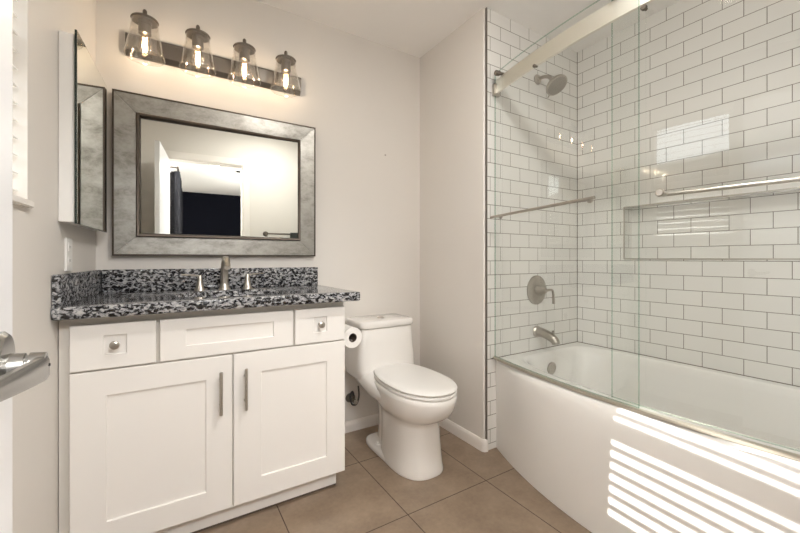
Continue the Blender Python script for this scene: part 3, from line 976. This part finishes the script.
# rear body: back foot, trapway and tank blended in one loft
def rrect(yb, yfr, hw, z, pw=5, fr=None):
    return egg(TX, yb, yfr, hw, z, 44, pw, .5, 9)
bm = bmnew()
rs = [rrect(.585, .36, .165, .366, 4), rrect(.590, .335, .178, .378, 4), rrect(.590, .325, .184, .39, 4.5),
      rrect(.590, .340, .190, .43, 5), rrect(.590, .352, .187, .50, 6), rrect(.590, .361, .178, .58, 7), rrect(.590, .368, .170, .655, 8), rrect(.586, .372, .166, .658, 8)]
rings(bm, rs)
# shoulders sweeping from the tank down to the bowl
obj('tank', bm, M_porc, to, smooth=60)
bm = bmnew()
# side body between tank and bowl: loft along y from the wall to the bowl
secs = []
for y, zb, zt, hw in ((.575, .372, .44, .172), (.50, .355, .45, .176), (.43, .330, .455, .179), (.36, .303, .445, .178), (.29, .285, .425, .172), (.22, .285, .408, .164), (.12, .31, .401, .152)):
    ring_ = []
    for k in range(28):
        a = 2 * math.pi * k / 28
        c, s_ = math.cos(a), math.sin(a)
        x = TX + hw * math.copysign(abs(c) ** (2 / 3.2), c) * (1.0 if s_ > 0 else 1 - .35 * (-s_) ** 2)
        z = (zb + zt) / 2 + (zt - zb) / 2 * math.copysign(abs(s_) ** (2 / 3.2), s_)
        ring_.append(V((x, y, z)))
    secs.append(ring_)
rings(bm, secs)
obj('deck', bm, M_porc, to, smooth=60)
# rear foot with trapway bulge
bm = bmnew()
rs = [egg(TX, .47, .02, .126, .002, back=.5, pw=3, bpw=5), egg(TX, .47, .02, .127, .014, back=.5, pw=3, bpw=5), egg(TX, .465, .04, .121, .026, back=.5, pw=3, bpw=5), egg(TX, .455, .06, .112, .030, back=.5, pw=3, bpw=5),
      egg(TX, .44, .10, .066, .036, back=.5, pw=3), egg(TX, .43, .12, .058, .12, back=.5, pw=3), egg(TX, .44, .12, .062, .22, back=.5, pw=3), egg(TX, .48, .12, .085, .31, back=.5, pw=3), egg(TX, .52, .15, .10, .37, back=.5, pw=3)]
rings(bm, rs)
obj('foot', bm, M_porc, to, smooth=60)
for sg in (-1, 1):
    bm = bmnew(); lathe(bm, (TX + sg * .092, .33, .022), (0, 0, 1), [(0, .013), (.012, .013), (.020, .009), (.022, .003)], 18); obj('bolt_cap', bm, M_plastic, to)
bm = bmnew()
rs = [rrect(.594, .362, .176, .662, 7), rrect(.596, .357, .181, .666, 7), rrect(.596, .357, .181, .688, 7), rrect(.594, .361, .178, .697, 7), rrect(.588, .369, .171, .7005, 7), rrect(.50, .43, .08, .703, 5)]
rings(bm, rs)
ld = obj('tank_lid', bm, M_porc, to, smooth=60)
bm = bmnew(); lathe(bm, (TX, .465, .702), (0, 0, 1), [(0, .024), (.004, .024), (.006, .021), (.0062, 0)], 28, (True, False)); obj('flush_button', bm, M_nickel, ld)
def seatring(z, ins, yb=.400): return egg(TX, yb - ins * .4, -.158 + ins, .163 - ins, z, 52, 2.15, .56, 2.45)
bm = bmnew()
rings(bm, [seatring(.406, .010), seatring(.408, .004), seatring(.416, .001), seatring(.422, .004), seatring(.424, .010)])
obj('seat', bm, M_plastic, to, smooth=60)
bm = bmnew()
rings(bm, [seatring(.4275, .010), seatring(.429, .004), seatring(.434, .000), seatring(.440, .003), seatring(.445, .012), seatring(.449, .035), seatring(.4515, .08), seatring(.4525, .13)])
obj('seat_lid', bm, M_plastic, to, smooth=60)
bm = bmnew(); rings(bm, [seatring(.4235, .013), seatring(.428, .013)]); obj('seat_gap', bm, M_cabdark, to)

# toilet supply
t = thing('supply_valve', 'small shutoff valve with dark braided hose low on the back wall', 'valve', (-1.375, YB, .205))
bm = bmnew(); lathe(bm, (-1.375, YB, .205), (0, -1, 0), [(0, .028), (.004, .027), (.008, .010), (.045, .009), (.046, .013), (.070, .013)], 24)
tube(bm, [(-1.375, YB - .058, .205), (-1.375, YB - .058, .235)], .008, 12)
obj('valve_body', bm, M_fixture, t)
bm = bmnew(); lathe(bm, (-1.375, YB - .070, .205), (0, -1, 0), [(0, .006), (.010, .006), (.011, .013), (.018, .013), (.020, .009)], 16); obj('valve_knob', bm, M_nickel, t)
bm = bmnew(); tube(bm, smoothpath([(-1.375, YB - .058, .235), (-1.385, YB - .06, .262), (-1.40, YB - .062, .24), (-1.39, YB - .064, .19), (-1.362, YB - .066, .185), (-1.345, YB - .066, .23), (-1.348, YB - .063, .29)], 6), .0055, 10); obj('hose', bm, M_hose, t)

# ------------------------------------------------------------------ paper holder and roll
ra_ = V((-.04, 1, 0)).normalized()
rc = V((-1.560, .165, .672))
t = thing('toilet_paper_holder', 'nickel paper holder on the vanity side beside the toilet', 'paper holder', (-1.634, .288, .672))
bm = bmnew(); box(bm, XR + .0005, XR + .010, .268, .308, .652, .692, .003); obj('mount', bm, M_nickel, t)
bm = bmnew(); tube(bm, smoothpath([(XR + .008, .288, .672), (-1.60, .289, .672), (-1.572, .284, .672), (-1.5645, .262, .672), rc + ra_ * .06 - V((0, 0, .0158)), rc + ra_ * .012 - V((0, 0, .0162))], 4), .0045, 10); obj('arm', bm, M_nickel, t)
bm = bmnew()
rs = []
d_, u_, w_ = frame_of(ra_)
def cir(tt, r, n_=36): return [rc + ra_ * tt + (u_ * math.cos(2 * math.pi * i / n_) + w_ * math.sin(2 * math.pi * i / n_)) * r for i in range(n_)]
rings(bm, [cir(0, .0215), cir(0, .049), cir(.001, .050), cir(.101, .050), cir(.102, .049), cir(.102, .0215), cir(0, .0215)], False, False)
bmesh.ops.remove_doubles(bm, verts=bm.verts, dist=1e-5)
rl = obj('toilet_paper_roll', bm, M_paper, label='white toilet paper roll on the holder beside the vanity', cat='toilet paper', org=rc)
bm = bmnew(); rings(bm, [cir(.0005, .0215), cir(.0005, .0200), cir(.1015, .0200), cir(.1015, .0215)], False, False); obj('core_tube', bm, M_card, rl)

# wall anchor mark
bm = bmnew(); lathe(bm, (-1.125, YB + .001, 1.725), (0, -1, 0), [(0, .006), (.002, .006), (.0025, .003)], 14)
obj('wall_anchor', bm, mat('anchor_grey', (.42, .38, .34), .6), label='tiny screw anchor left in the back wall above the toilet', cat='wall anchor', org=(-1.125, YB, 1.725))

# ------------------------------------------------------------------ front wall: towel bar and towel (seen in the mirror)
t = thing('towel_rail', 'nickel towel rail on the wall opposite the vanity, seen in the mirror', 'towel rail', (-1.15, YF, 1.33))
bm = bmnew(); tube(bm, [(-1.505, YF + .055, 1.33), (-1.0, YF + .055, 1.33)], .009, 14); obj('rail', bm, M_fixture, t)
for x in (-1.495, -1.01):
    bm = bmnew(); lathe(bm, (x, YF, 1.33), (0, 1, 0), [(0, .027), (.006, .027), (.010, .014), (.045, .012), (.048, .018), (.066, .018), (.068, .014)], 24); obj('rail_post', bm, M_fixture, t)
bm = bmnew()
def tw(x0, x1):
    n1_, n2_ = 14, 26
    def pt(i, j, o):
        x = x0 + (x1 - x0) * i / n1_
        s_ = j / n2_
        wav = .004 * math.sin(i * 1.7) * min(1, abs(s_ - .5) * 4)
        r = .012 + o
        if s_ < .46: return V((x, YF + .055 - r - wav * .5, 1.33 - (.46 - s_) / .46 * .50))
        if s_ > .54: return V((x, YF + .055 + r + wav + .006, 1.33 - (s_ - .54) / .46 * .62))
        a = math.pi * (s_ - .46) / .08
        return V((x, YF + .055 - math.cos(a) * r, 1.33 + math.sin(a) * r))
    rs = []
    for j in range(n2_ + 1):
        rs.append([pt(i, j, 0) for i in range(n1_ + 1)] + [pt(i, j, .007) for i in range(n1_, -1, -1)])
    rings(bm, rs)
tw(-1.235, -1.055)
obj('towel', bm, M_towel, label='dark towel folded over the rail, seen in the mirror', cat='towel', org=(-1.145, YF + .055, 1.33), smooth=60)

# added bathroom ceiling fixture, housing for the fill lights
t = thing('added_ceiling_light', 'added round flush fill light with clear glass drum above the bathroom floor', 'ceiling light', (-1.50, -1.00, CE))
bm = bmnew(); lathe(bm, (-1.50, -1.00, CE), (0, 0, -1), [(0, .06), (.010, .058), (.014, .02)], 36); obj('canopy', bm, M_fixture, t)
bm = bmnew(); lathe(bm, (-1.50, -1.00, CE - .010), (0, 0, -1), [(0, .150), (.15, .150), (.17, .130), (.175, .0)], 40, (False, False)); obj('glass_drum', bm, M_shade, t)
bm = bmnew(); lathe(bm, (-1.50, -1.00, CE - .010), (0, 0, -1), [(0, .017), (.020, .017)], 20); obj('socket', bm, M_fixture, t)

# bedroom things seen in the mirror
t = thing('ceiling_vent', 'white air vent grille in the bedroom ceiling, seen in the mirror', 'vent', (-1.45, -3.7, BZ))
bm = bmnew(); box(bm, -1.60, -1.30, -3.78, -3.62, BZ - .008, BZ - .0005, .002); obj('frame', bm, M_trim, t)
bm = bmnew()
for k in range(7): box(bm, -1.58, -1.32, -3.765 + k * .02, -3.757 + k * .02, BZ - .012, BZ - .008)
obj('slots', bm, M_black, t, smooth=0)
def curtain(name, y0, y1, label):
    bm = bmnew()
    n_ = 60
    rs = []
    for i in range(n_ + 1):
        y = y0 + (y1 - y0) * i / n_
        x = -2.40 + .06 * math.sin(i * 1.05) + .012 * math.sin(i * .37)
        rs.append([V((x, y, .03)), V((x + .006, y, .03)), V((x + .006 + .0, y, 2.22)), V((x, y, 2.22))])
    rings(bm, rs)
    return obj(name, bm, M_curtain, label=label, cat='curtain', smooth=70, org=(-2.36, (y0 + y1) / 2, 1.1), group='bedroom curtains')
curtain('curtain', -3.10, -3.82, 'dark curtain nearer the doorway, seen in the mirror')
curtain('curtain', -3.98, -4.75, 'dark curtain further into the bedroom, seen in the mirror')
bm = bmnew(); tube(bm, [(-2.36, -3.0, 2.25), (-2.36, -4.85, 2.25)], .012, 12)
for y in (-3.02, -4.83): tube(bm, [(-2.36, y, 2.25), (-2.499, y, 2.25)], .008, 8)
obj('curtain_rod', bm, M_bronze, label='dark rod carrying the bedroom curtains', cat='curtain rod', org=(-2.36, -3.9, 2.25))
bm = bmnew()
for (a, b_, c, d) in ((-4.6, -3.2, .8, .86), (-4.6, -3.2, 2.04, 2.1), (-4.6, -4.54, .86, 2.04), (-3.26, -3.2, .86, 2.04)): box(bm, -2.58, -2.51, a, b_, c, d)
w2 = struct('window_2', bm, M_trim, label='bedroom window behind dark curtains')
bm = bmnew(); box(bm, -2.547, -2.543, -4.54, -3.26, .86, 2.04); obj('window_pane', bm, M_pane, w2, smooth=0)
